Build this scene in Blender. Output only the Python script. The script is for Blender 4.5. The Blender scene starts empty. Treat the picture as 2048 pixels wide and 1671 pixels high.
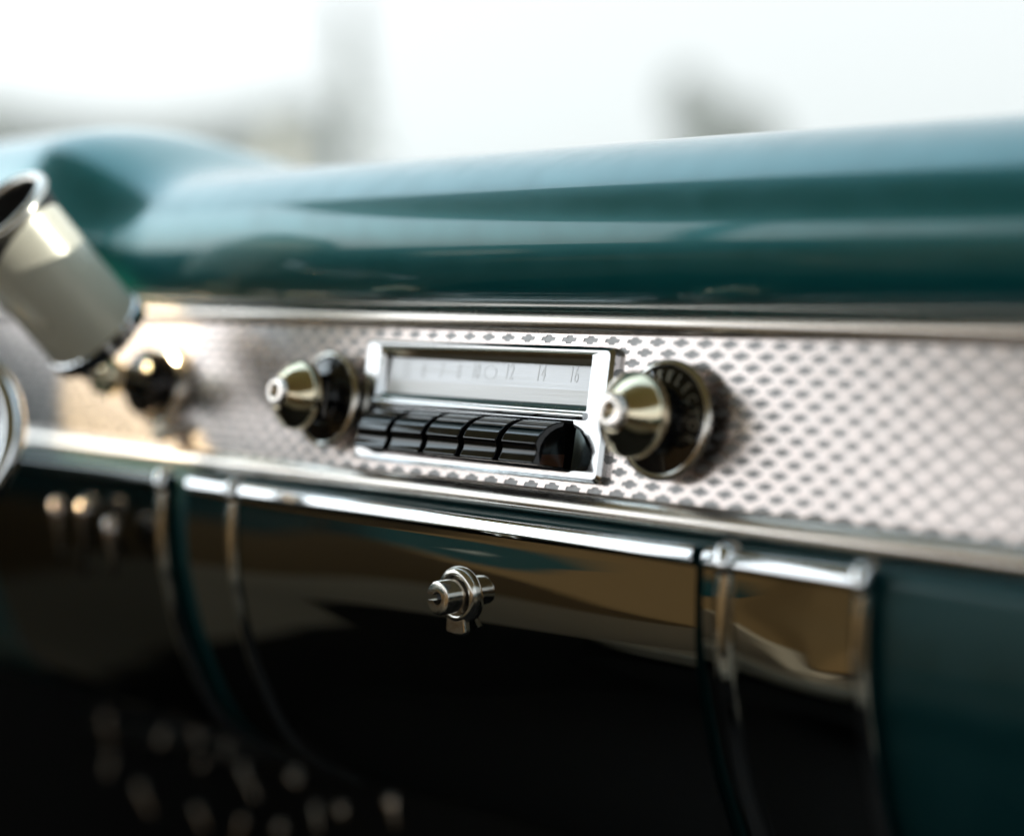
import bpy, bmesh, math, random
from mathutils import Vector, Matrix
random.seed(7)
SC = bpy.context.scene
COL = SC.collection
MM = 0.001
# The car is modelled in the plane of its radio panel (x along the dash, -y towards the cabin, z up the panel), in mm.
# The panel leans back by 14 degrees, so every thing of the car is turned by TILT once it is built.
TILT = Matrix.Rotation(math.radians(-14), 4, 'X')

# ------------------------------------------------------------------ camera
cd = bpy.data.cameras.new('camera')
cam = bpy.data.objects.new('camera', cd)
COL.objects.link(cam)
right = Vector((0.67592275, 0.72706377, 0.1204438))
down = Vector((0.05223215, 0.11575832, -0.99190313))
fwd = Vector((-0.7351192, 0.67674093, 0.04026757))
m = Matrix((right, -down, -fwd)).transposed().to_4x4()
m.translation = Vector((0.59712723, -0.6111175, -0.0713071))
cam.matrix_world = TILT @ m
cd.sensor_width = 36.0
cd.lens = 3800 / 2048 * 36
cd.clip_start = 0.02
cd.clip_end = 3000
cd.dof.use_dof = True
cd.dof.focus_distance = 0.880
cd.dof.aperture_fstop = 1.95
SC.camera = cam

# ------------------------------------------------------------------ world (bright hazy daylight)
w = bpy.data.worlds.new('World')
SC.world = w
w.use_nodes = True
nt = w.node_tree
bg = nt.nodes['Background']
tc = nt.nodes.new('ShaderNodeTexCoord')
sx = nt.nodes.new('ShaderNodeSeparateXYZ')
cr = nt.nodes.new('ShaderNodeValToRGB')
nt.links.new(tc.outputs['Generated'], sx.inputs[0])
nt.links.new(sx.outputs['Z'], cr.inputs['Fac'])
nt.links.new(cr.outputs['Color'], bg.inputs['Color'])
e = cr.color_ramp.elements
e[0].position = 0.0; e[0].color = (0.90, 0.94, 0.92, 1)
e[1].position = 1.0; e[1].color = (0.55, 0.74, 0.90, 1)
k = cr.color_ramp.elements.new(0.12); k.color = (0.99, 1.0, 1.0, 1)
k = cr.color_ramp.elements.new(0.45); k.color = (0.80, 0.93, 1.0, 1)
# broad glow added to the upper left sky to brighten panel and dash top
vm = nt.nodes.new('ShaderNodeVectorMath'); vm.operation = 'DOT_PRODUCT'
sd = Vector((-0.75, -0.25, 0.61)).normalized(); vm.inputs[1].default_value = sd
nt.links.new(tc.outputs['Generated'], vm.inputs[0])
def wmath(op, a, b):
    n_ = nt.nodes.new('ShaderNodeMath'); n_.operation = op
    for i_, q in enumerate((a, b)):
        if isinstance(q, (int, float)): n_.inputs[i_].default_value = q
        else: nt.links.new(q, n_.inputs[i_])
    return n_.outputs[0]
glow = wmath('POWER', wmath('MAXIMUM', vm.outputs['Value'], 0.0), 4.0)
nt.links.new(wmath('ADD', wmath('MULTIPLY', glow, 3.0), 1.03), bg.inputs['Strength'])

SC.view_settings.view_transform = 'Standard'
SC.view_settings.look = 'None'
SC.view_settings.exposure = 0.0
SC.view_settings.gamma = 1.0
SC.view_settings.use_curve_mapping = False
SC.render.engine = 'CYCLES'
SC.cycles.use_denoising = True
SC.cycles.max_bounces = 10
SC.cycles.transparent_max_bounces = 12
SC.cycles.sample_clamp_indirect = 8.0
SC.cycles.caustics_reflective = True

def spot(name, loc, target, power, size, color, radius, blend=0.1):
    l = bpy.data.lights.new(name, 'SPOT')
    l.energy = power; l.spot_size = math.radians(size); l.spot_blend = blend
    l.color = color; l.shadow_soft_size = radius
    o = bpy.data.objects.new(name, l); COL.objects.link(o)
    loc = Vector(loc) * MM; target = Vector(target) * MM
    q = (target - loc).to_track_quat('-Z', 'Y').to_matrix().to_4x4()
    q.translation = loc
    o.matrix_world = TILT @ q
    return o
# the sun itself: low, from the front right through the passenger window and windshield
sl = bpy.data.lights.new('sun', 'SUN'); sl.energy = 5.0; sl.angle = math.radians(0.6); sl.color = (1.0, 0.93, 0.82)
so = bpy.data.objects.new('sun', sl); COL.objects.link(so)
so.matrix_world = TILT @ Vector((-0.71, -0.57, -0.36)).to_track_quat('-Z', 'Y').to_matrix().to_4x4()
# low warm sun that slips in through the driver's window
spot('sunbeam', (-1180, -1150, 420), (-408, 0, -44), 330.0, 5.8, (1.0, 0.74, 0.40), 0.010, 0.06)
spot('column_glow_spot', (250, -1000, 380), (-342, -92, 8), 170.0, 5.5, (1.0, 0.88, 0.66), 0.02, 0.6)  # added spot aimed at the column to brighten it

# ------------------------------------------------------------------ materials
def mat(name, color, metal=0.0, rough=0.5, coat=0.0, coat_rough=0.03, spec=0.5):
    m_ = bpy.data.materials.new(name); m_.use_nodes = True
    b = m_.node_tree.nodes['Principled BSDF']
    b.inputs['Base Color'].default_value = (*color, 1)
    b.inputs['Metallic'].default_value = metal
    b.inputs['Roughness'].default_value = rough
    b.inputs['Coat Weight'].default_value = coat
    b.inputs['Coat Roughness'].default_value = coat_rough
    b.inputs['Specular IOR Level'].default_value = spec
    return m_
def N(m_, t, **kw):
    n = m_.node_tree.nodes.new(t)
    for a, v in kw.items(): setattr(n, a, v)
    return n
def wear(m_, scale=(400, 400, 400), rough=(0.05, 0.15), bump=0.0, detail=4, tint=None):
    """uneven gloss, faint bump and slight colour variation in object space"""
    L = m_.node_tree.links; b = m_.node_tree.nodes['Principled BSDF']
    tcn = N(m_, 'ShaderNodeTexCoord'); mp = N(m_, 'ShaderNodeMapping'); no = N(m_, 'ShaderNodeTexNoise')
    mp.inputs['Scale'].default_value = scale
    no.inputs['Scale'].default_value = 1.0; no.inputs['Detail'].default_value = detail
    L.new(tcn.outputs['Object'], mp.inputs[0]); L.new(mp.outputs[0], no.inputs['Vector'])
    mr = N(m_, 'ShaderNodeMapRange')
    mr.inputs['From Min'].default_value = 0.3; mr.inputs['From Max'].default_value = 0.7
    mr.inputs['To Min'].default_value = rough[0]; mr.inputs['To Max'].default_value = rough[1]
    L.new(no.outputs['Fac'], mr.inputs['Value']); L.new(mr.outputs[0], b.inputs['Roughness'])
    if bump:
        bp = N(m_, 'ShaderNodeBump'); bp.inputs['Strength'].default_value = bump; bp.inputs['Distance'].default_value = 0.0005
        L.new(no.outputs['Fac'], bp.inputs['Height']); L.new(bp.outputs[0], b.inputs['Normal'])
    if tint:
        rp = N(m_, 'ShaderNodeValToRGB')
        rp.color_ramp.elements[0].color = (*tint[0], 1); rp.color_ramp.elements[1].color = (*tint[1], 1)
        rp.color_ramp.elements[0].position = 0.35; rp.color_ramp.elements[1].position = 0.65
        L.new(no.outputs['Fac'], rp.inputs[0]); L.new(rp.outputs[0], b.inputs['Base Color'])
    return m_
def specks(m_, color, scale=900, thr=0.12):
    """dust specks of another colour over the base"""
    L = m_.node_tree.links; b = m_.node_tree.nodes['Principled BSDF']
    tcn = N(m_, 'ShaderNodeTexCoord'); vo = N(m_, 'ShaderNodeTexVoronoi'); vo.inputs['Scale'].default_value = scale
    L.new(tcn.outputs['Object'], vo.inputs['Vector'])
    no = N(m_, 'ShaderNodeTexNoise'); no.inputs['Scale'].default_value = scale * 0.12
    L.new(tcn.outputs['Object'], no.inputs['Vector'])
    a = N(m_, 'ShaderNodeMath', operation='LESS_THAN'); a.inputs[1].default_value = thr
    c = N(m_, 'ShaderNodeMath', operation='GREATER_THAN'); c.inputs[1].default_value = 0.58
    L.new(vo.outputs['Distance'], a.inputs[0]); L.new(no.outputs['Fac'], c.inputs[0])
    mu = N(m_, 'ShaderNodeMath', operation='MULTIPLY'); L.new(a.outputs[0], mu.inputs[0]); L.new(c.outputs[0], mu.inputs[1])
    mx = N(m_, 'ShaderNodeMix', data_type='RGBA')
    if b.inputs['Base Color'].links: L.new(b.inputs['Base Color'].links[0].from_socket, mx.inputs['A'])
    else: mx.inputs['A'].default_value = b.inputs['Base Color'].default_value
    mx.inputs['B'].default_value = (*color, 1)
    L.new(mu.outputs[0], mx.inputs['Factor']); L.new(mx.outputs['Result'], b.inputs['Base Color'])
    return m_

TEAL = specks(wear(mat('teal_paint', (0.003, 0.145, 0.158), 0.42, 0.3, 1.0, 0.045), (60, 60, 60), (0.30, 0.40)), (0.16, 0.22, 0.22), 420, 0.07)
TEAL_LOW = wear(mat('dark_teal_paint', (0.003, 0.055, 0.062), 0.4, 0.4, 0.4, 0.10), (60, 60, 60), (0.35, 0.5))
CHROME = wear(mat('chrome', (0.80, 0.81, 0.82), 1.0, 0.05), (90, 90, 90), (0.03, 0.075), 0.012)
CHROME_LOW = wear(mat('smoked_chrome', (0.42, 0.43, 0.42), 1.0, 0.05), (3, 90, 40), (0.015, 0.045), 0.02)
CHROME_DIM = wear(mat('shade_tinted_chrome', (0.14, 0.15, 0.15), 1.0, 0.1), (3, 90, 40), (0.05, 0.15), 0.03)  # darkness of its reflections is put into the base colour
LEVER = wear(mat('dulled_chrome', (0.42, 0.37, 0.34), 1.0, 0.2), (200, 200, 200), (0.15, 0.3))
SCOOP = mat('dark_chrome_scoop', (0.20, 0.25, 0.26), 1.0, 0.22)  # darker, faintly teal chrome for the scoop ends
NICKEL = wear(mat('worn_nickel', (0.74, 0.70, 0.64), 1.0, 0.15), (500, 500, 500), (0.12, 0.24), 0.05)
BRASS = wear(mat('pale_brass_chrome', (0.84, 0.73, 0.52), 1.0, 0.12), (200, 200, 200), (0.08, 0.16), 0.02)
ALU = wear(mat('brushed_aluminium', (0.74, 0.67, 0.64), 1.0, 0.25), (160, 160, 160), (0.22, 0.30), 0.03,
           tint=((0.72, 0.63, 0.595), (0.79, 0.71, 0.68)))
TRIM = wear(mat('satin_aluminium', (0.84, 0.77, 0.71), 1.0, 0.25), (15, 400, 400), (0.20, 0.32), 0.06)
INK = wear(mat('grey_emblem_paint', (0.38, 0.375, 0.375), 0.7, 0.35), (900, 900, 900), (0.3, 0.5), 0.05)
BEZELC = specks(wear(mat('bezel_chrome', (0.64, 0.65, 0.66), 1.0, 0.08), (120, 120, 120), (0.05, 0.14), 0.03), (0.12, 0.12, 0.12), 700, 0.07)
BLACK = specks(wear(mat('black_plastic', (0.004, 0.004, 0.005), 0.0, 0.1, 0.12, 0.03), (200, 200, 200), (0.05, 0.10), 0.01), (0.2, 0.2, 0.2), 1300, 0.08)
BLACKM = wear(mat('matt_black', (0.008, 0.008, 0.008), 0.0, 0.6), (200, 200, 200), (0.5, 0.7))
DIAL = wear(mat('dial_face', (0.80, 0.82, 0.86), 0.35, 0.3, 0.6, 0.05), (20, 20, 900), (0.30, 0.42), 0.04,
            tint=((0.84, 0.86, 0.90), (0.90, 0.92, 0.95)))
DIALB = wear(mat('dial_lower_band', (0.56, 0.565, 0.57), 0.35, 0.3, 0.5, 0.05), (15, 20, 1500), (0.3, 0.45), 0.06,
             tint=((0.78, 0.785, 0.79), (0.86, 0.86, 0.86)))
DIGIT = mat('raised_numerals', (0.72, 0.73, 0.75), 0.35, 0.35, 0.8)
GLASSY = specks(mat('dusty_glass_edge', (0.08, 0.16, 0.17), 0.3, 0.15, 0.8), (0.5, 0.55, 0.52), 1500, 0.3)
LETTER = mat('engraved_letters', (0.34, 0.31, 0.24), 0.6, 0.3)
BROWNC = mat('amber_button_end', (0.07, 0.022, 0.008), 0.0, 0.25, 0.5)
COLUMNP = wear(mat('column_paint', (0.74, 0.71, 0.58), 0.2, 0.3, 0.8, 0.18), (40, 40, 40), (0.25, 0.4))

# ------------------------------------------------------------------ builders (all lengths in mm)
def obj(name, verts, faces, mats, parent=None, smooth=False, idx=None, bevel=0, seg=3, angle=35):
    me = bpy.data.meshes.new(name)
    me.from_pydata([Vector(v) * MM for v in verts], [], faces)
    for m_ in (mats if isinstance(mats, (list, tuple)) else [mats]): me.materials.append(m_)
    if idx: me.polygons.foreach_set('material_index', idx)
    me.validate(); me.update()
    bm = bmesh.new(); bm.from_mesh(me); bmesh.ops.recalc_face_normals(bm, faces=bm.faces); bm.to_mesh(me); bm.free()
    o = bpy.data.objects.new(name, me); COL.objects.link(o)
    if smooth:
        for p in me.polygons: p.use_smooth = True
        me.set_sharp_from_angle(angle=math.radians(angle))
    if bevel:
        b = o.modifiers.new('edge', 'BEVEL'); b.width = bevel * MM; b.segments = seg; b.limit_method = 'ANGLE'; b.angle_limit = math.radians(30)
        b.harden_normals = True
        for p in me.polygons: p.use_smooth = True
    if parent: o.parent = parent
    return o
def tag(o, label, cat=None, group=None, kind=None):
    o['label'] = label
    if cat: o['category'] = cat
    if group: o['group'] = group
    if kind: o['kind'] = kind
    return o
def thing(name, label, cat, loc=(0, 0, 0), group=None):
    o = bpy.data.objects.new(name, None); COL.objects.link(o); o.empty_display_size = 0.02
    o.location = Vector(loc) * MM
    return tag(o, label, cat, group)
def box(x0, x1, y0, y1, z0, z1):
    v = [(x, y, z) for x in (x0, x1) for y in (y0, y1) for z in (z0, z1)]
    f = [(0, 1, 3, 2), (4, 6, 7, 5), (0, 4, 5, 1), (2, 3, 7, 6), (0, 2, 6, 4), (1, 5, 7, 3)]
    return v, f
def merge(parts):
    V, F = [], []
    for v, f in parts:
        n = len(V); V += list(v); F += [tuple(i + n for i in q) for q in f]
    return V, F
def frame_of(d):
    d = Vector(d).normalized()
    a = Vector((0, 0, 1)) if abs(d.z) < 0.9 else Vector((1, 0, 0))
    u = a.cross(d).normalized(); return u, d.cross(u), d
def lathe(prof, o=(0, 0, 0), d=(0, -1, 0), n=64, cap=True):
    """prof: (radius, distance along d)"""
    u, v, d = frame_of(d); o = Vector(o); V, F = [], []
    for r, a in prof:
        for i in range(n):
            t = 2 * math.pi * i / n
            V.append(tuple(o + d * a + (u * math.cos(t) + v * math.sin(t)) * r))
    for j in range(len(prof) - 1):
        for i in range(n):
            k = (i + 1) % n
            F.append((j * n + i, j * n + k, (j + 1) * n + k, (j + 1) * n + i))
    if cap:
        F.append(tuple(range(n))); F.append(tuple((len(prof) - 1) * n + i for i in range(n)))
    return V, F
def torus(c, d, R, r, n=72, m_=20, a0=0, a1=360):
    u, v, d = frame_of(d); c = Vector(c); V, F = [], []
    full = a1 - a0 >= 360
    for i in range(n if full else n + 1):
        t = math.radians(a0 + (a1 - a0) * i / n)
        e_ = u * math.cos(t) + v * math.sin(t)
        for j in range(m_):
            s = 2 * math.pi * j / m_
            V.append(tuple(c + e_ * (R + r * math.cos(s)) + d * r * math.sin(s)))
    cnt = n if full else n + 1
    for i in range(n):
        k = (i + 1) % cnt
        for j in range(m_):
            l = (j + 1) % m_
            F.append((i * m_ + j, i * m_ + l, k * m_ + l, k * m_ + j))
    return V, F
def smooth_curve(P, n=6):
    """Catmull-Rom through the points"""
    P = [Vector((*p, 0)) if len(p) == 2 else Vector(p) for p in P]; out = []
    for i in range(len(P) - 1):
        p0 = P[max(i - 1, 0)]; p1 = P[i]; p2 = P[i + 1]; p3 = P[min(i + 2, len(P) - 1)]
        for j in range(n):
            t = j / n
            out.append(0.5 * ((2 * p1) + (p2 - p0) * t + (2 * p0 - 5 * p1 + 4 * p2 - p3) * t * t + (3 * p1 - p0 - 3 * p2 + p3) * t ** 3))
    out.append(P[-1])
    return out
def sweep(prof, xs, warp=None, close=False, ends=False):
    """prof: list of (y, z) swept along x"""
    V, F = [], []; n = len(prof)
    for x in xs:
        for p in prof:
            q = (x, p[0], p[1])
            V.append(warp(q) if warp else q)
    for i in range(len(xs) - 1):
        for j in range(n if close else n - 1):
            k = (j + 1) % n
            F.append((i * n + j, i * n + k, (i + 1) * n + k, (i + 1) * n + j))
    if ends: F += [tuple(range(n)), tuple((len(xs) - 1) * n + i for i in range(n))]
    return V, F
def lin(a, b, n): return [a + (b - a) * i / n for i in range(n + 1)]
def sstep(t): t = max(0, min(1, t)); return t * t * (3 - 2 * t)

# ------------------------------------------------------------------ dashboard
dash = thing('dashboard', 'glossy teal painted vintage dashboard carrying the patterned silver panel', 'dashboard', (0, 0, 0))
XL, XR = -1000, 420
# upper roll
up = smooth_curve([(4, 17), (-8, 17.2), (-17, 20), (-24, 27), (-29, 38), (-31, 50), (-29, 62), (-23, 74), (-13, 85), (2, 94),
                   (22, 101), (50, 107), (100, 113), (180, 118), (330, 118)], 6)
def hood(q):
    x, y, z = q
    s = sstep((-366 - x) / 110.0)
    k = sstep((z - 30) / 60.0)
    z2 = z + 27 * s * k * (1 - sstep((y - 60) / 200))
    y2 = y - 30 * s * sstep((z - 20) / 30.0)
    z2 -= 1.2 * ((x + 80) / 300) ** 2 * k * 0.6
    return (x, y2, z2)
v, f = sweep([(p.x, p.y) for p in up], lin(XL, XR, 180), hood)
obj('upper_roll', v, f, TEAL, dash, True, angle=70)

# patterned panel with pressed emblems
def emblem():
    a = [(-5.0, -0.95), (-2.35, -0.95), (-2.15, -1.95), (1.45, -1.95), (1.85, -0.95), (4.1, -0.95),
         (5.0, 0.95), (2.35, 0.95), (2.15, 1.95), (-1.45, 1.95), (-1.85, 0.95), (-4.1, 0.95)]
    out = []
    for i, p in enumerate(a):            # round every corner a little
        p0, p2 = Vector(a[i - 1]), Vector(a[(i + 1) % len(a)]); p = Vector(p)
        for q in (p0, p2):
            d_ = q - p; out.append(p + d_.normalized() * min(0.32, d_.length * 0.3))
    return out
PX_, PZ_ = 14.0, 4.9
def panel_cell():
    bm = bmesh.new(); em = emblem()
    W, H = PX_ / 2, PZ_ / 2
    rect = [(-W, -H), (0, -H), (W, -H), (W, 0), (W, H), (0, H), (-W, H), (-W, 0)]
    ev = []
    def loop(pts, y):
        vs = [bm.verts.new((p[0], y, p[1])) for p in pts]
        es = [bm.edges.new((vs[i], vs[(i + 1) % len(vs)])) for i in range(len(vs))]
        return vs, es
    r, re = loop(rect, 0); a, ae = loop([p for p in em], 0)
    bmesh.ops.triangle_fill(bm, use_beauty=True, use_dissolve=False, edges=re + ae)
    # drop faces inside the emblem
    import itertools
    ein = [f_ for f_ in bm.faces if all(v_ in a for v_ in f_.verts)]
    def inside(c):
        x, z = c.x, c.z; n = False
        for i in range(len(em)):
            p, q = em[i], em[(i + 1) % len(em)]
            if (p[1] > z) != (q[1] > z) and x < (q[0] - p[0]) * (z - p[1]) / (q[1] - p[1]) + p[0]: n = not n
        return n
    bmesh.ops.delete(bm, geom=[f_ for f_ in ein if inside(f_.calc_center_median())], context='FACES_ONLY')
    for f_ in bm.faces: f_.material_index = 0
    b1 = [bm.verts.new((p[0] * 0.98, 0.25, p[1] * 0.95)) for p in em]
    for i in range(len(em)):
        k = (i + 1) % len(em)
        f_ = bm.faces.new((a[i], a[k], b1[k], b1[i])); f_.material_index = 2
    f_ = bm.faces.new(b1); f_.material_index = 1
    bm.verts.index_update()
    V = [tuple(v_.co) for v_ in bm.verts]; F = [tuple(v_.index for v_ in f_.verts) for f_ in bm.faces]; I = [f_.material_index for f_ in bm.faces]
    bm.free(); return V, F, I
cv, cf, ci = panel_cell()
V, F, I = [], [], []
for k in range(-1, 16):
    z = 3.4 - PZ_ * k
    xo = -6.2 + (7 if k % 2 else 0)
    for j in range(-46, 31):
        x = xo + j * PX_
        if -170 < x < -8 and -60 < z < -2.5: continue          # cut-out behind the radio
        n = len(V)
        V += [(a[0] + x, a[1], a[2] + z) for a in cv]; F += [tuple(i + n for i in q) for q in cf]; I += ci
RIMINK = mat('emblem_edge', (0.20, 0.20, 0.20), 0.7, 0.4)
pan = obj('patterned_panel', V, F, [ALU, INK, RIMINK], dash, False, I)
pan['label'] = 'silver panel strip stamped with rows of small grey cross emblems'

tp = [(2, 17.4), (-2, 17.2), (-4.2, 15.6), (-5.2, 13), (-5.3, 10.5), (-4.3, 8), (-2.2, 6.4), (-0.1, 6.0), (2, 6.0)]
v, f = sweep([(p.x, p.y) for p in smooth_curve(tp, 4)], lin(XL, XR, 30))
o = obj('trim_strip', v, f, TRIM, dash, True, angle=60); o['label'] = 'upper rounded silver trim strip'
tp = [(2, -65.9), (-0.2, -66.1), (-2.4, -66.6), (-4.4, -68.2), (-6.4, -71.2), (-7.0, -74), (-6.2, -76.6), (-3.6, -78.2), (4, -78.6)]
v, f = sweep([(p.x, p.y) for p in smooth_curve(tp, 4)], lin(XL, XR, 30))
o = obj('trim_strip', v, f, TRIM, dash, True, angle=60); o['label'] = 'lower rounded silver trim strip'

LOW = [(-0.6, -89), (0.4, -100), (1.9, -111), (4.0, -122), (7.0, -133), (11.2, -143), (15.6, -154), (21.5, -167), (29, -181), (38, -195), (48, -209), (62, -223), (82, -235), (112, -246)]
LOW = [(a - 12, b) for a, b in LOW]
low = smooth_curve(LOW, 5)
lowbase = [(3, -77.5), (-2.0, -79.0), (-6.0, -80.6), (-8.6, -83), (-9.8, -86)] + [(p.x + 3.0, p.y) for p in low]
v, f = sweep(lowbase, lin(XL, XR, 12))
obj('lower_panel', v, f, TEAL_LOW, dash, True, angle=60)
def offs(pts, d):
    out = []
    for i, p in enumerate(pts):
        a = pts[max(i - 1, 0)]; b = pts[min(i + 1, len(pts) - 1)]
        t = Vector((b[0] - a[0], b[1] - a[1])).normalized()
        out.append((p[0] + t.y * d, p[1] - t.x * d))      # towards the cabin for a strip running downwards
    return out
lowp = [(p.x, p.y) for p in low]
lip = smooth_curve([(a - 12, b) for a, b in [(3, -83.0), (0.0, -82.9), (-2.8, -83.7), (-4.4, -85.4), (-4.5, -87.4), (-3.6, -89.6), (-2.6, -92), (-2.0, -95)]], 5)
lip = smooth_curve([(-9, -83.0), (-12.5, -82.9), (-14.8, -83.4), (-15.8, -84.5), (-16.1, -85.8), (-16.4, -89.0), (-15.9, -90.0), (-13.6, -91.3)], 5)
def cover(extra=0):
    face = [(p[0] - 1.6 - extra, p[1]) for p in lowp if p[1] < -98]
    return [(-14.3 - extra, -91.4), (-13.95 - extra, -93.5), (-13.55 - extra, -96)] + face
def rim_of(par, x0, x1, extra=0, m_=None):
    v, f = sweep([(p.x - extra, p.y) for p in lip], lin(x0, x1, 30)); mk('bright_rim', v, f, m_ or CHROME, par, smooth=True, angle=60)
# ------------------------------------------------------------------ glove box
glove = thing('glove_box', 'dark mirror chrome glove box drawer with a round lock in its middle', 'glove box', (-100, 0, -150))
def mk(name, v, f, m_, par, **kw):
    o = obj(name, v, f, m_, None, **kw)
    if par:
        o.parent = par; o.matrix_parent_inverse = Matrix.Translation(par.location).inverted()
    return o
def warp(q):
    x, y, z = q; k_ = sstep((-96 - z) / 14)
    return (x, y + k_ * (0.022 * (z + 112) * math.sin(x / 52.0 + 0.6) + 0.25 * math.sin(x / 33.0)), z)
v, f = sweep(cover(), lin(-260, 72, 80), warp)
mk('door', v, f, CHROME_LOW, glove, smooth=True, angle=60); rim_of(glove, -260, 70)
# end returns of the door
for xa in (-260.2, 72.2):
    c = cover(); n = len(c)
    v = [(xa, p[0], p[1]) for p in c] + [(xa, p[0] + 5, p[1]) for p in c]
    f = [(i, i + 1, n + i + 1, n + i) for i in range(n - 1)]
    mk('door_edge', v, f, CHROME_LOW, glove, smooth=True)
# lock: escutcheon, grip plate with hanging tab, key cylinder
lb = Vector((-76.6, -9.4, -120.9)); ld = Vector((0.02, -1.0, -0.165)).normalized()
pr = [(13.4, -1.0), (13.7, 1.0), (13.5, 2.4), (12.9, 3.6), (11.8, 4.4), (10.6, 4.7), (9.9, 4.6), (9.5, 4.0), (9.4, 1.0)]
v, f = lathe(pr, lb, ld, 72)
mk('grip_disc', v, f, NICKEL, glove, smooth=True, angle=50)
u_, v_, d_ = frame_of(ld)
def lp(x, z, a): return tuple(lb + Vector((1, 0, 0)) * x + (Vector((0, 0, 1)) - ld * ld.z).normalized() * z + ld * a)
tabp = [(-8.5, -7), (-6.6, -11), (-6.9, -14), (-7.4, -17.3), (-5.4, -18.6), (0, -19.0), (5.4, -18.6), (7.4, -17.3), (6.9, -14), (6.6, -11), (8.5, -7)]
v = [lp(x, z, 0.2) for x, z in tabp] + [lp(x, z, 4.2) for x, z in tabp]
n = len(tabp)
f = [tuple(range(n)), tuple(range(n, 2 * n))] + [(i, (i + 1) % n, n + (i + 1) % n, n + i) for i in range(n)]
mk('pull_tab', v, f, NICKEL, glove, bevel=1.3, seg=4)
# key cylinder with round keyhole and a slot to its left
def keyface(a, depth):
    bm = bmesh.new()
    R_, r_, h = 6.9, 3.1, 1.35
    outer = [(R_ * math.cos(t), R_ * math.sin(t)) for t in [math.radians(180 + 12 + i * (336 / 40)) for i in range(41)]]
    inner = [(r_ * math.cos(t), r_ * math.sin(t)) for t in [math.radians(180 + 26 + i * (308 / 30)) for i in range(31)]]
    loop_ = [(-R_ * 0.98, -h)] + outer[0:] + [(-R_ * 0.98, h)] + list(reversed(inner))
    return outer, inner
outer, inner = keyface(0, 0)
nO, nI = len(outer), len(inner)
V = []; F = []
for a in (1.0, 14.4): V += [lp(x * 8.1 / 6.9, z * 8.1 / 6.9, a) for x, z in outer]     # barrel
V += [lp(x * 7.8 / 6.9, z * 7.8 / 6.9, 15.2) for x, z in outer]
V += [lp(x, z, 15.6) for x, z in outer]
for l_ in range(3):
    for i in range(nO - 1): F.append((l_ * nO + i, l_ * nO + i + 1, (l_ + 1) * nO + i + 1, (l_ + 1) * nO + i))
b0 = len(V)
V += [lp(x, z, 15.6) for x, z in inner]; b1 = len(V)
V += [lp(x * 0.95, z * 0.95, 6.0) for x, z in inner]; b2 = len(V)
for i in range(nO - 1):
    j = round(i * (nI - 1) / (nO - 1)); k = round((i + 1) * (nI - 1) / (nO - 1))
    if j == k: F.append((3 * nO + i, 3 * nO + i + 1, b0 + j))
    else: F.append((3 * nO + i, 3 * nO + i + 1, b0 + k, b0 + j))
for i in range(nI - 1): F.append((b0 + i, b0 + i + 1, b1 + i + 1, b1 + i))
# slot walls
for s, io in ((0, 0), (-1, -1)):
    o_i = 3 * nO + (0 if s == 0 else nO - 1); i_i = b0 + (0 if s == 0 else nI - 1)
    w1 = len(V); V += [tuple(Vector(V[o_i]) - ld * 7), tuple(Vector(V[i_i]) - ld * 7)]
    F.append((o_i, i_i, w1 + 1, w1))
mk('key_cylinder', V, F, NICKEL, glove, smooth=True, angle=40)
v, f = lathe([(7.7, 1.0), (7.7, 8.8)], lb, ld, 40)
mk('keyhole_core', v, f, BLACKM, glove, smooth=True)

# ------------------------------------------------------------------ ash tray unit right of the glove box, small chrome cover left of it
def bead(x0, x1, raise_=4.5):
    """rounded upright molding following the lower roll"""
    path = [(p.x, p.y) for p in lip][4:] + [(p[0] - 1.6, p[1]) for p in lowp if p[1] < -98]
    V, F = [], []; n = 13
    for i, p in enumerate(path):
        a = path[max(i - 1, 0)]; b = path[min(i + 1, len(path) - 1)]
        t = Vector((b[0] - a[0], b[1] - a[1])).normalized()
        nn = (t.y, -t.x)
        for j in range(n):
            s = math.pi * j / (n - 1)
            hgt = raise_ * math.sin(s); x = (x0 + x1) / 2 - (x1 - x0) / 2 * math.cos(s)
            V.append((x, p[0] + nn[0] * hgt, p[1] + nn[1] * hgt))
    for i in range(len(path) - 1):
        for j in range(n - 1): F.append((i * n + j, i * n + j + 1, (i + 1) * n + j + 1, (i + 1) * n + j))
    F.append(tuple(range(n)))
    return V, F
ash = thing('ash_tray', 'narrow chrome ash tray front between two upright moldings right of the glove box', 'ash tray', (110, 0, -150))
v, f = sweep(cover(0.4), lin(76.5, 161, 30), lambda q: (q[0], q[1] + sstep((-96 - q[2]) / 12) * (0.05 * (q[2] + 112) * math.sin(q[0] / 24.0 + 2.2)), q[2]))
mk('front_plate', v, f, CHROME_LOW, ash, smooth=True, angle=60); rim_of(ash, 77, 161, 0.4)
for x0, x1 in ((83, 93), (153, 161.4)):
    v, f = bead(x0, x1, 3.8); mk('molding', v, f, CHROME, ash, smooth=True, angle=80)
cvr = thing('chrome_cover', 'narrow chrome cover plate between glove box and teal strip', 'cover plate', (-305, 0, -150))
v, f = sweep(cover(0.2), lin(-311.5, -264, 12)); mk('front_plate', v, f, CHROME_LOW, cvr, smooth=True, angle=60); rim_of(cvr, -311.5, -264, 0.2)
v, f = bead(-272, -262.5, 3.4); mk('molding', v, f, CHROME, cvr, smooth=True, angle=80)
cl = thing('control_panel', 'chrome control panel coloured as in shade under the steering column', 'control panel', (-430, 0, -150))
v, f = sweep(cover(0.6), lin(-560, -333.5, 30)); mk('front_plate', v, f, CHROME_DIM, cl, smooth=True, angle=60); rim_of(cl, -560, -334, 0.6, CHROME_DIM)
v, f = bead(-343, -333.5, 3.4); mk('molding', v, f, CHROME, cl, smooth=True, angle=80)
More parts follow.
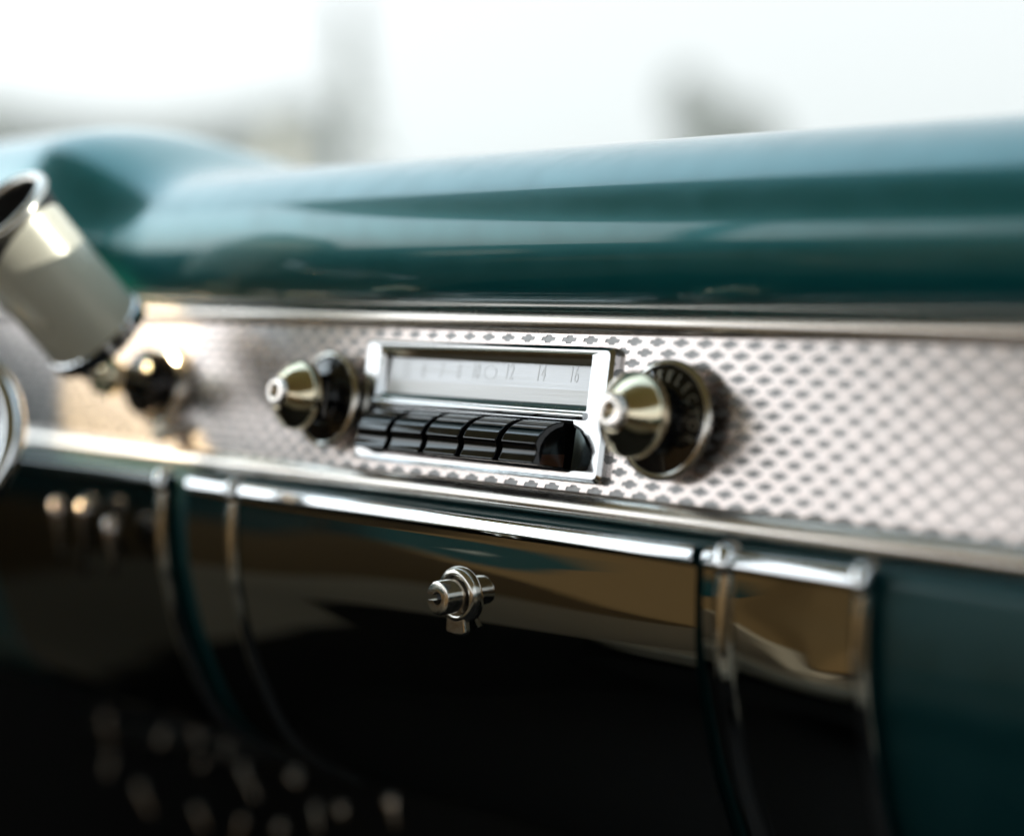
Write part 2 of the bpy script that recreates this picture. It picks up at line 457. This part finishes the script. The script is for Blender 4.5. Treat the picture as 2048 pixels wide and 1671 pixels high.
for x, z, l_, tx in ((-374, -112, 34, 0.10), (-405, -104, 46, -0.05), (-438, -106, 40, 0.12)):
    v, f = lathe([(1.5, 0), (4.5, 2), (5.5, 8), (4.0, 16), (2.2, 22), (1.8, l_), (0.6, l_ + 1)], (x, -24, z), (tx, 0.16, -1), 24)
    mk('control_lever', v, f, LEVER, cl, smooth=True, angle=60)

# ------------------------------------------------------------------ radio
radio = thing('car_radio', 'chrome framed push button car radio set in the silver panel', 'car radio', (-90, 0, -31))
def ring_faces(oA, oB, close=True):
    return [(oA + i, oA + (i + 1), oB + (i + 1), oB + i) for i in range(3)] + [(oA + 3, oA, oB, oB + 3)]
def rrect(x0, x1, z0, z1, r, n=6, shift=(0, 0)):
    pts = []
    for cx, cz, a0 in ((x1 - r, z0 + r, -90), (x1 - r, z1 - r, 0), (x0 + r, z1 - r, 90), (x0 + r, z0 + r, 180)):
        for i in range(n + 1):
            t = math.radians(a0 + 90 * i / n); pts.append((cx + r * math.cos(t), cz + r * math.sin(t)))
    return pts
# bezel front: outline and two openings filled, then walls
def bezel():
    bm = bmesh.new()
    def loop(pts, y):
        vs = [bm.verts.new((p[0], y if not callable(y) else y(p), p[1])) for p in pts]
        es = [bm.edges.new((vs[i], vs[(i + 1) % len(vs)])) for i in range(len(vs))]
        return vs, es
    def wall(a, b):
        for i in range(len(a)):
            k = (i + 1) % len(a)
            try: bm.faces.new((a[i], a[k], b[k], b[i]))
            except ValueError: pass
    YF = -4.5
    out2 = rrect(-176.9, -2.2, -60.0, -1.7, 2.6)
    out1 = rrect(-179.0, 0.0, -61.9, 0.0, 3.8)
    out0 = rrect(-179.2, 0.2, -62.1, 0.2, 3.9)
    DCH = 1
    dial = rrect(-167, -13.2, -29.8, -3.9, 0.8, 3)
    # lower opening with a scooped right end
    lowo = [(-163, -58.6), (-21.5, -58.6), (-17.5, -57.2), (-8.3, -56.6), (-6.9, -54.2), (-5.9, -50.5), (-6.4, -47), (-8.4, -43.6), (-11.6, -40.6), (-15.6, -38.4), (-19.6, -37.2),
            (-20.6, -34.2), (-170, -34.2), (-171.5, -37.2), (-174.4, -40.6), (-175.2, -44), (-175.4, -52), (-174.8, -56.2), (-167, -57.2)]
    f0, fe = loop(out2, YF); d0, de = loop(dial, YF + 0.2); l0, le = loop(lowo, YF)
    res = bmesh.ops.triangle_fill(bm, use_beauty=True, use_dissolve=False, edges=fe + de + le)
    def inpoly(c, P):
        x, z = c.x, c.z; n = False
        for i in range(len(P)):
            p, q = P[i], P[(i + 1) % len(P)]
            if (p[1] > z) != (q[1] > z) and x < (q[0] - p[0]) * (z - p[1]) / (q[1] - p[1]) + p[0]: n = not n
        return n
    bmesh.ops.delete(bm, geom=[f_ for f_ in bm.faces if inpoly(f_.calc_center_median(), dial) or inpoly(f_.calc_center_median(), lowo)], context='FACES_ONLY')
    o1, _ = loop(out1, YF + 1.3); o0, _ = loop(out0, 0.2)
    wall(f0, o1); wall(o1, o0)
    dback, _ = loop([(x + (2.6 if x < -90 else -1.0), z + (1.8 if z < -15 else -4.7)) for x, z in dial], 0.2)
    for v_ in dback:
        if v_.co.z > -12: v_.co.y = -1.6
    wall(d0, dback)
    # lower opening: thin return, then a shallow scoop to the dark button well
    l1, _ = loop(lowo, YF + 1.0); wall(l0, l1)
    bm.verts.index_update()
    V = [tuple(v_.co) for v_ in bm.verts]; F = [tuple(v_.index for v_ in f_.verts) for f_ in bm.faces]
    bm.free(); return V, F, lowo
v, f, lowo = bezel()
mk('bezel', v, f, BEZELC, radio, smooth=True, angle=25)
# middle bar between the dial and the buttons stands proud with a soft crown
pb = smooth_curve([(-4.3, -30.2), (-5.6, -30.5), (-6.2, -31.6), (-5.9, -33.0), (-4.6, -33.9)], 5)
v, f = sweep([(p.x, p.y) for p in pb], lin(-167, -13.5, 8), ends=True)
mk('crown_bar', v, f, BEZELC, radio, smooth=True, angle=60)
# scoops at both ends of the button opening
for s, cx in ((1, -20.5), (-1, -171)):
    rim = [p for p in lowo if (p[0] >= -22 if s > 0 else p[0] <= -162)]
    rim = [(p[0] + 0.8 * s, p[1]) for p in rim]
    ctr = (sum(p[0] for p in rim) / len(rim), sum(p[1] for p in rim) / len(rim))
    V = [(p[0], -2.6, p[1]) for p in rim] + [(ctr[0] + (p[0] - ctr[0]) * 0.6, -1.2, ctr[1] + (p[1] - ctr[1]) * 0.6) for p in rim] + [(ctr[0], -0.9, ctr[1])]
    n = len(rim); F = [(i, (i + 1) % n, n + (i + 1) % n, n + i) for i in range(n)] + [(n + i, n + (i + 1) % n, 2 * n) for i in range(n)]
    o = mk('side_scoop', V, F, SCOOP, radio, smooth=True, angle=80)
# button well
v, f = merge([box(-176, -5, 5.6, 7, -60, -33), box(-163, -21, -3.4, 6, -60.2, -58.75), box(-170, -21, -3.4, 6, -34.05, -32.5)])
mk('button_well', v, f, BLACKM, radio)
# push buttons: rounded top running into a flat face
bprof = smooth_curve([(4, -35.2), (-6, -35.2), (-12.5, -36.4), (-18.0, -39.2), (-22.0, -43.0), (-23.8, -46.4)], 5)
bprof = [(p.x, p.y) for p in bprof] + [(-24.1, -47.2), (-23.3, -48.4), (-22.7, -50.2), (-22.9, -52), (-23.8, -54.2), (-24.7, -55.8), (-24.0, -56.6), (4, -56.9)]
for i in range(5):
    xr = -23.3 - 26.8 * i; xl = xr - 23.0
    o = mk('push_button', *sweep(bprof, [xl, xr], close=True, ends=True), BLACK, radio, bevel=0.7, seg=3)
    if i == 0:
        # amber lower corner on the end face of the last button
        a = [(-19, -51.5), (-5, -50.0), (-5, -56), (-20, -56)]
        v = [(xr + 0.15, y, z) for y, z in a] + [(xr - 0.2, y, z) for y, z in a]
        f = [(0, 1, 2, 3), (4, 5, 6, 7)] + [(k, (k + 1) % 4, 4 + (k + 1) % 4, 4 + k) for k in range(4)]
        mk('amber_mark', v, f, BROWNC, o)
# dial
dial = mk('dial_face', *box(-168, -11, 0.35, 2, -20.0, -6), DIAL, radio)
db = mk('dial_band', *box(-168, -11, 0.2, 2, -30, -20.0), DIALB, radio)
mk('glass_edge', *sweep([(0.1, -26.6), (-1.6, -27.0), (-2.6, -28.0), (-3.2, -29.4), (0.1, -29.6)], lin(-164.6, -14.6, 4), close=True, ends=True), GLASSY, radio, smooth=True, angle=50)

def text_mesh(s, size, sxx=1.0, depth=0.15, shear=0.0, offset=0.0):
    c = bpy.data.curves.new('t', 'FONT'); c.body = s; c.size = size * MM; c.align_x = 'CENTER'; c.align_y = 'CENTER'
    c.extrude = depth * MM; c.shear = shear; c.offset = offset * MM; c.resolution_u = 4
    o = bpy.data.objects.new('t', c); COL.objects.link(o)
    bpy.context.view_layer.update()
    me = bpy.data.meshes.new_from_object(o.evaluated_get(bpy.context.evaluated_depsgraph_get()))
    bpy.data.objects.remove(o); 
    V = [(v_.co.x / MM * sxx, v_.co.y / MM, v_.co.z / MM) for v_ in me.vertices]; F = [tuple(p.vertices) for p in me.polygons]
    bpy.data.meshes.remove(me); return V, F
for s, x, z, w_ in (('55', -150, -15.2, .62), ('6', -136.5, -14.9, .62), ('7', -122.5, -14.6, .62), ('8', -109.5, -14.3, .62), ('10', -96.9, -14.0, .55), ('12', -72.8, -13.4, .60), ('14', -51, -13.3, .60), ('16', -28.7, -13.1, .60)):
    # hollow embossed numerals: dark outline with a face-coloured core
    V, F = text_mesh(s, 11.0, w_, 0.05, 0.10, 0.0)
    o1 = mk('numeral', [(x + a, 0.25 - c, z + b) for a, b, c in V], F, DIGIT, dial)
    V, F = text_mesh(s, 11.0, w_, 0.16, 0.12, -0.10)
    mk('numeral_core', [(x + a, 0.25 - c, z + b) for a, b, c in V], F, DIAL, o1) if False else None
# ring mark with a triangle
v, f = torus((-86.2, 0.3, -13.8), (0, -1, 0), 3.4, 0.10, 48, 6)
v = [(-86.2 + (a + 86.2) * 1.25, b, c) for a, b, c in v]
t3 = [(-91.2, -10.6), (-95.2, -16.2), (-87.2, -16.2)]
o = mk('dial_mark', v, f, DIGIT, dial)

# control knobs
def control_knob(x0, z0, label, k=1.0):
    kn = bpy.data.objects.new('control_knob', None); COL.objects.link(kn); kn.parent = radio
    kn['label'] = label; kn.matrix_parent_inverse = Matrix.Translation(radio.location).inverted(); kn.location = Vector((x0, 0, z0)) * MM
    def P_(name, pr, m_, n=72, ang=40):
        v, f = lathe([(r * k, a) for r, a in pr], (0, 0, 0), (0, -1, 0), n)
        o = obj(name, v, f, m_, None, smooth=True, angle=ang); o.parent = kn; return o
    P_('mounting_sleeve', [(13, -1), (13, 6), (20, 6.2), (20, 7)], BLACKM)
    P_('skirt_ring', [(23.6, 6.0), (25.6, 6.2), (26.6, 7.2), (26.6, 8.4), (25.8, 9.3), (24.4, 9.6), (23.7, 9.2), (23.6, 8.0)], NICKEL)
    P_('skirt', [(23.7, 6.2), (23.7, 8.6), (22.5, 9.0), (17, 10.2), (14.0, 11.5), (13.2, 14), (13.0, 20), (14.0, 24)], BLACK)
    P_('grip', [(13.2, 22), (17.2, 23.2), (18.5, 24.4), (18.9, 26.5), (18.7, 29.5), (18.0, 30.6), (13.0, 35.6), (8.6, 39.4)], BRASS)
    P_('hub', [(8.2, 39.0), (8.0, 41.0), (7.2, 42.2), (5.4, 42.6), (3.3, 42.5), (2.7, 42.0), (2.5, 38.5)], TRIM)
    P_('hub_screw', [(2.6, 38), (2.6, 39.4), (1.6, 40.0)], BRASS, 24)
    return kn
kr = control_knob(38.4, -31.3, 'two piece knob right of the dial with lettered black skirt')
kl = control_knob(-202.0, -33.2, 'two piece knob left of the dial', 0.96)
# letters round the skirt of the right knob
word = 'SELECTOR'
sk = [o for o in kr.children if o.name.startswith('skirt') and 'ring' not in o.name][0]
for i, chh in enumerate(word):
    a = math.radians(100 - i * 17.5)
    V, F = text_mesh(chh, 6.6, 0.85, 0.12)
    pts = []
    for x, y, z in V:
        r = 18.9 + y * 1.02; t = a - x / 18.9
        pts.append((r * math.cos(t), -(9.85 + (22.5 - r) * 0.20) - z + 0.1, r * math.sin(t)))
    o = obj('letter', pts, F, LETTER, None); o.parent = sk

# ------------------------------------------------------------------ ignition / small knob in the sun patch
ign = thing('ignition_switch', 'black and chrome ignition knob in the sunlit left part of the silver panel', 'ignition switch', (-374, 0, -31))
def P2(name, pr, m_, par, o0, n=48, d=(0, -1, 0)):
    v, f = lathe(pr, o0, d, n); return mk(name, v, f, m_, par, smooth=True, angle=40)
P2('base_ring', [(25, -0.5), (25.5, 2), (23, 4), (19, 4.5)], NICKEL, ign, (-374, 0, -31))
P2('knob_body', [(20, 3), (20, 14), (16, 18), (9, 19)], BLACK, ign, (-374, 0, -31))
P2('knob_stem', [(8.5, 17), (8.5, 30), (11, 33), (12, 40), (10, 44), (4, 46)], BRASS, ign, (-374, 0, -31))
P2('key_blade_cap', [(3.2, 45), (4.4, 50), (4.0, 54), (2, 56)], NICKEL, ign, (-374, 0, -31))
lv = thing('small_dash_knob', 'small chrome knob under the ignition switch on the silver panel', 'knob', (-352, 0, -58))
P2('knob_cap', [(5, -0.5), (5, 6), (7.5, 7), (8.5, 11), (6, 14)], NICKEL, lv, (-352, 0, -58))

# ------------------------------------------------------------------ steering column and wheel
colm = thing('steering_column', 'pale grey steering column with ribbed chrome collar crossing the left of the dashboard', 'steering column', (-350, -54, -12))
cdir = Vector((0.0, -0.80, 0.60)).normalized(); c0 = Vector((-356, -55, -12)) + cdir * 7
def oblique(prof, lo_i, k):
    """lathe whose rows lo_i are cut obliquely"""
    v, f = lathe(prof, c0, cdir, 72, False)
    for i_ in lo_i:
        for t_ in range(72):
            p = Vector(v[i_ * 72 + t_]); v[i_ * 72 + t_] = tuple(p + cdir * k * (p.x - c0.x) / 28)
    return v, f
v, f = oblique([(26, -2), (29, 0), (29, 30), (30, 64)], [3], 20); mk('column_tube', v, f, COLUMNP, colm, smooth=True)
v, f = oblique([(29, 57), (30.4, 63), (33.0, 86), (30, 91), (28.5, 75), (4, 74)], [0, 1], 20); mk('painted_shade_housing', v, f, BLACKM, colm, smooth=True)  # black with an oblique edge: the tube's shadow line built in as colour
V, F = [], []
n = 72
for a, rr in ((-8, 28.2), (-7.2, 29.8), (1.2, 30.2), (2.0, 29.0)):
    for i in range(n):
        t = 2 * math.pi * i / n; r = rr + (0.5 if i % 2 else 0)
        u2, v2, d2 = frame_of(cdir); V.append(tuple(c0 + d2 * a + (u2 * math.cos(t) + v2 * math.sin(t)) * r))
for j in range(3):
    for i in range(n): k = (i + 1) % n; F.append((j * n + i, j * n + k, (j + 1) * n + k, (j + 1) * n + i))
F.append(tuple(range(n)))
mk('ribbed_collar', V, F, CHROME, colm, smooth=False)
v, f = torus(c0 + cdir * 87, cdir, 31.6, 3.4); mk('housing_ring', v, f, NICKEL, colm, smooth=True)
wh = thing('steering_wheel', 'curved chrome horn ring of the steering wheel at the left edge', 'steering wheel', (-380, -141, -130))
v, f = torus((-380, -141, -80), (0.5, -0.8, 0.2), 52, 6.5, 80, 20); mk('horn_ring', v, f, CHROME, wh, smooth=True)

# ------------------------------------------------------------------ below the dash: dim pedal shaft and small pieces added for glints
NICKEL_D = wear(mat('warm_dim_nickel', (0.42, 0.34, 0.27), 1.0, 0.2), (300, 300, 300), (0.15, 0.3))
und = thing('pedal_linkage', 'dim pedal shaft and added glinting metal bits in the dark footwell below the dashboard', 'pedal linkage', (-540, 190, -330))
v, f = lathe([(9, 0), (9, 520)], (-760, 215, -300), (1, 0, 0.10), 20); mk('cross_shaft', v, f, BLACKM, und, smooth=True)
ends = [(-683, -321, 60), (-612, -288, 90), (-560, -300, 50), (-512, -296, 80), (-450, -290, 70), (-421, -305, 60), (-381, -262, 80), (-500, -330, 75), (-560, -335, 45),
        (-640, -335, 55), (-455, -325, 50), (-395, -300, 40), (-345, -285, 45), (-590, -262, 35), (-700, -290, 35), (-530, -272, 30)]
for x, z, l_ in ends:
    r_ = random.uniform(2.5, 5.5); ln = random.uniform(10, 46)
    v, f = lathe([(r_ * 0.4, 0), (r_, 2), (r_ * 1.1, 6), (r_ * 0.7, 9), (r_ * 0.55, ln), (r_ * 0.2, ln + 1.5)], (x, 190, z + 12),
                 (random.uniform(-0.6, 0.9), random.uniform(-0.3, 0.1), -random.uniform(0.3, 1)), 20)
    mk('glint_piece', v, f, NICKEL_D, und, smooth=True, angle=60)  # small warm metal pieces added for scattered glints

# ------------------------------------------------------------------ cabin around the camera (seen as reflections)
def quad(name, pts, m_, label, kind='structure', cat=None):
    n = len(pts); d_ = (Vector(pts[1]) - Vector(pts[0])).cross(Vector(pts[2]) - Vector(pts[0])).normalized() * 18
    v = [tuple(p) for p in pts] + [tuple(Vector(p) + d_) for p in pts]
    f = [tuple(range(n)), tuple(range(n, 2 * n))] + [(i, (i + 1) % n, n + (i + 1) % n, n + i) for i in range(n)]
    o = obj(name, v, f, m_); tag(o, label, cat, None, kind); return o
LINER = wear(mat('headliner_cloth', (0.50, 0.37, 0.16), 0, 0.9), (30, 30, 30), (0.8, 0.95))
TAN = wear(mat('tan_vinyl', (0.155, 0.098, 0.040), 0, 0.5), (12, 12, 12), (0.45, 0.6))
GREYTAN = wear(mat('grey_tan_vinyl', (0.36, 0.31, 0.23), 0, 0.5), (12, 12, 12), (0.45, 0.6))
PALEV = mat('pale_blob_vinyl', (0.75, 0.78, 0.70), 0, 0.5)
CARPET = wear(mat('black_carpet', (0.010, 0.009, 0.008), 0, 0.95), (80, 80, 80), (0.9, 1.0))
CABIN = []
def cab(o): CABIN.append(o.name); return o
cab(quad('roof_lining', [(-900, -1700, 520), (900, -1700, 520), (900, -70, 540), (-900, -70, 540)], LINER, 'cloth headliner over the cabin'))
cab(quad('cabin_floor', [(-920, -1750, -700), (920, -1750, -700), (920, 600, -760), (-920, 600, -760)], CARPET, 'dark carpeted cabin floor'))
cab(quad('cabin_rear_wall', [(-900, -1700, -720), (900, -1700, -720), (900, -1700, 150), (-900, -1700, 150)], CARPET, 'dark rear wall of the cabin'))
for sx_ in (-1, 1): cab(quad('cowl_side', [(sx_ * 890, 40, -720), (sx_ * 890, 40, 30), (sx_ * 890, 420, 0), (sx_ * 890, 420, -740)], CARPET, 'dark side panel beside the footwell'))
cab(quad('firewall', [(-900, 400, -760), (900, 400, -760), (900, 400, -20), (-900, 400, -20)], CARPET, 'dark firewall behind the dashboard'))
for sgn, nm in ((-1, 'driver'), (1, 'passenger')):
    x = 910 * sgn
    dr = cab(thing('inner_car_door', 'teal and tan inner %s door with its window' % nm, 'car door', (x, -500, -300)))
    for nm2, z0, z1, mm in (('door_top_rail', -130, 70, TEAL_LOW), ('door_card', -300, -130, TAN), ('door_kick_panel', -490, -300, GREYTAN), ('door_base', -740, -490, CARPET)):
        mk(nm2, *box(x - 20, x + 20, -1700, 60, z0, z1), mm, dr)
    mk('reflected_pale_box', *box(x - 40 if sgn > 0 else x + 10, x - 10 if sgn > 0 else x + 40, -790, -660, -60, 10), PALEV, dr, bevel=8)  # added pale box, gives the bright blob reflected in the glove box
    mk('window_pillar', *box(x - 20, x + 20, -1120 if sgn < 0 else -1500, -1075 if sgn < 0 else -1440, 70, 520), TEAL_LOW, dr)
seat = cab(thing('bench_seat', 'tan vinyl bench seat facing the dashboard', 'seat', (0, -1150, -500)))
mk('backrest', *box(-860, 860, -1400, -1250, -420, 100), TAN, seat, bevel=40, seg=5)
mk('cushion', *box(-860, 860, -1250, -860, -600, -440), GREYTAN, seat, bevel=40, seg=5)

# dusty windshield: translucent film mixed in to give the haze veil
WS = bpy.data.materials.new('dusty_glass'); WS.use_nodes = True
ntw = WS.node_tree; ntw.nodes.clear()
out = ntw.nodes.new('ShaderNodeOutputMaterial'); tr = ntw.nodes.new('ShaderNodeBsdfTransparent'); tl = ntw.nodes.new('ShaderNodeBsdfTranslucent'); mx = ntw.nodes.new('ShaderNodeMixShader')
tl.inputs['Color'].default_value = (0.96, 0.97, 0.98, 1); tr.inputs['Color'].default_value = (0.88, 0.90, 0.91, 1)
mx.inputs[0].default_value = 0.10
ntw.links.new(tr.outputs[0], mx.inputs[1]); ntw.links.new(tl.outputs[0], mx.inputs[2]); ntw.links.new(mx.outputs[0], out.inputs['Surface'])
v = []; f = []
n = 24
for j, (y, z) in enumerate(((352, 32), (310, 180), (250, 320), (140, 440), (-60, 530))):
    for i in range(n + 1):
        x = -1300 + 2200 * i / n; v.append((x, y - 60 * (x / 1000) ** 2, z))
for j in range(4):
    for i in range(n): f.append((j * (n + 1) + i, j * (n + 1) + i + 1, (j + 1) * (n + 1) + i + 1, (j + 1) * (n + 1) + i))
ws = obj('windshield', v, f, WS, None, smooth=True); tag(ws, 'curved dusty windshield glass above the dashboard', 'windshield')
sm = ws.modifiers.new('thick', 'SOLIDIFY'); sm.thickness = 0.004; cab(ws)

# turn the whole car to its real lean
for o in list(COL.objects):
    if o.parent is None and o.type in ('MESH', 'EMPTY') and o.name not in CABIN:
        o.matrix_world = TILT @ (Matrix.Translation(o.location) if o.type == 'EMPTY' else Matrix())

# ------------------------------------------------------------------ outside, far out of focus
C0 = (TILT @ m).translation
def at(px, py, dist):
    """world point seen at a given direction of the photograph, used only to lay out the street"""
    d = TILT.to_3x3() @ ((right * ((px - 1024) / 3800)) + (down * ((py - 835.5) / 3800)) + fwd)
    return C0 + d.normalized() * dist
GR = wear(mat('pale_ground', (0.34, 0.33, 0.30), 0, 0.9), (0.3, 0.3, 0.3), (0.8, 0.95))
g = obj('ground', [(-2e6, -2e6, -1250), (2e6, -2e6, -1250), (2e6, 2e6, -1250), (-2e6, 2e6, -1250)], [(0, 1, 2, 3)], GR); tag(g, 'pale open ground outside the car', None, None, 'structure')
BARK = wear(mat('bark', (0.10, 0.08, 0.06), 0, 0.9), (20, 20, 20), (0.8, 1))
LEAF = wear(mat('leaves', (0.08, 0.12, 0.035), 0, 0.6), (3, 3, 3), (0.5, 0.7), tint=((0.045, 0.075, 0.025), (0.10, 0.14, 0.05)))
def tree(label, base, h, blobs, trunk_r, n=900, leaf=0.12):
    t = bpy.data.objects.new('tree', None); COL.objects.link(t); t.location = base
    tag(t, label, 'tree', 'trees beyond the windshield')
    v, f = lathe([(trunk_r * 1000, 0), (trunk_r * 700, h * 500), (trunk_r * 300, h * 900)], (0, 0, 0), (0, 0, 1), 12)
    o = obj('trunk', v, f, BARK, None, smooth=True); o.parent = t
    V, F = [], []
    for (bx, by, bz, br, bh) in blobs:
        for i in range(int(n)):
            d_ = Vector((random.gauss(0, 1), random.gauss(0, 1), random.gauss(0, 1))).normalized() * (random.random() ** 0.4)
            c = Vector((bx + d_.x * br, by + d_.y * br, bz + d_.z * bh))
            a = Vector((random.gauss(0, 1), random.gauss(0, 1), random.gauss(0, 1))).normalized(); b = a.orthogonal().normalized()
            s = leaf * random.uniform(0.6, 1.4); k = len(V)
            V += [tuple((c + a * s) * 1000), tuple((c + b * s * .5) * 1000), tuple((c - a * s) * 1000), tuple((c - b * s * .5) * 1000)]; F.append((k, k + 1, k + 2, k + 3))
    o = obj('crown', V, F, LEAF); o.parent = t
    return t
GZ = -1.25
def base_at(px, dist):
    p = at(px, 330, dist); return Vector((p.x, p.y, GZ))
def z_at(px, py, dist): return at(px, py, dist).z - GZ
D1 = 26.0
b = base_at(1450, D1)
tree('rounded shrubby tree seen through the windshield right of its middle', b, z_at(1400, 180, D1),
     [(-0.62, 0, z_at(1390, 205, D1), 0.28, 0.42), (-0.15, 0, z_at(1450, 255, D1), 0.45, 0.35), (0.35, 0, z_at(1520, 275, D1), 0.45, 0.42), (0, 0, z_at(1450, 360, D1), 0.9, 0.9)], 0.12)
D2 = 30.0
b = base_at(712, D2)
tree('slim tall tree seen through the windshield left of its middle', b, z_at(715, 60, D2),
     [(0.05, 0, z_at(715, 90, D2), 0.15, 0.8), (0, 0, z_at(705, 180, D2), 0.22, 0.8), (-0.1, 0, z_at(690, 290, D2), 0.5, 0.8)], 0.10, 110)
# distant tree line
V, F = [], []
D3 = 60.0
for i in range(9000):
    px = random.uniform(-500, 640); top = 215 + 35 * math.sin(px / 170.0) + (px + 200) * 0.02
    py = random.uniform(top, 420); p = at(px, py, D3 + random.uniform(-3, 3))
    a = Vector((random.gauss(0, 1), random.gauss(0, 1), random.gauss(0, 1))).normalized(); bq = a.orthogonal().normalized(); s = 0.35; k = len(V)
    V += [tuple((p + a * s) * 1000), tuple((p + bq * s) * 1000), tuple((p - a * s) * 1000), tuple((p - bq * s) * 1000)]; F.append((k, k + 1, k + 2, k + 3))
o = obj('treeline', V, F, LEAF); tag(o, 'pale distant line of trees low behind the windshield', 'treeline', None, 'stuff')
PALE = mat('pale_glare_cream', (0.75, 0.68, 0.52), 0, 0.7)
pp = base_at(553, 24)
hh = z_at(553, 275, 24) * 1000
o = obj('pale_glare_box', *merge([box(-110, 110, -110, 110, 0, hh), box(-150, 150, -150, 150, hh, hh + 60)]), PALE, None, bevel=10)  # pale box added to imitate warm glare spots outside
o.location = pp; tag(o, 'pale cream box added as a blurred warm glare behind the dashboard hood', 'glare box')
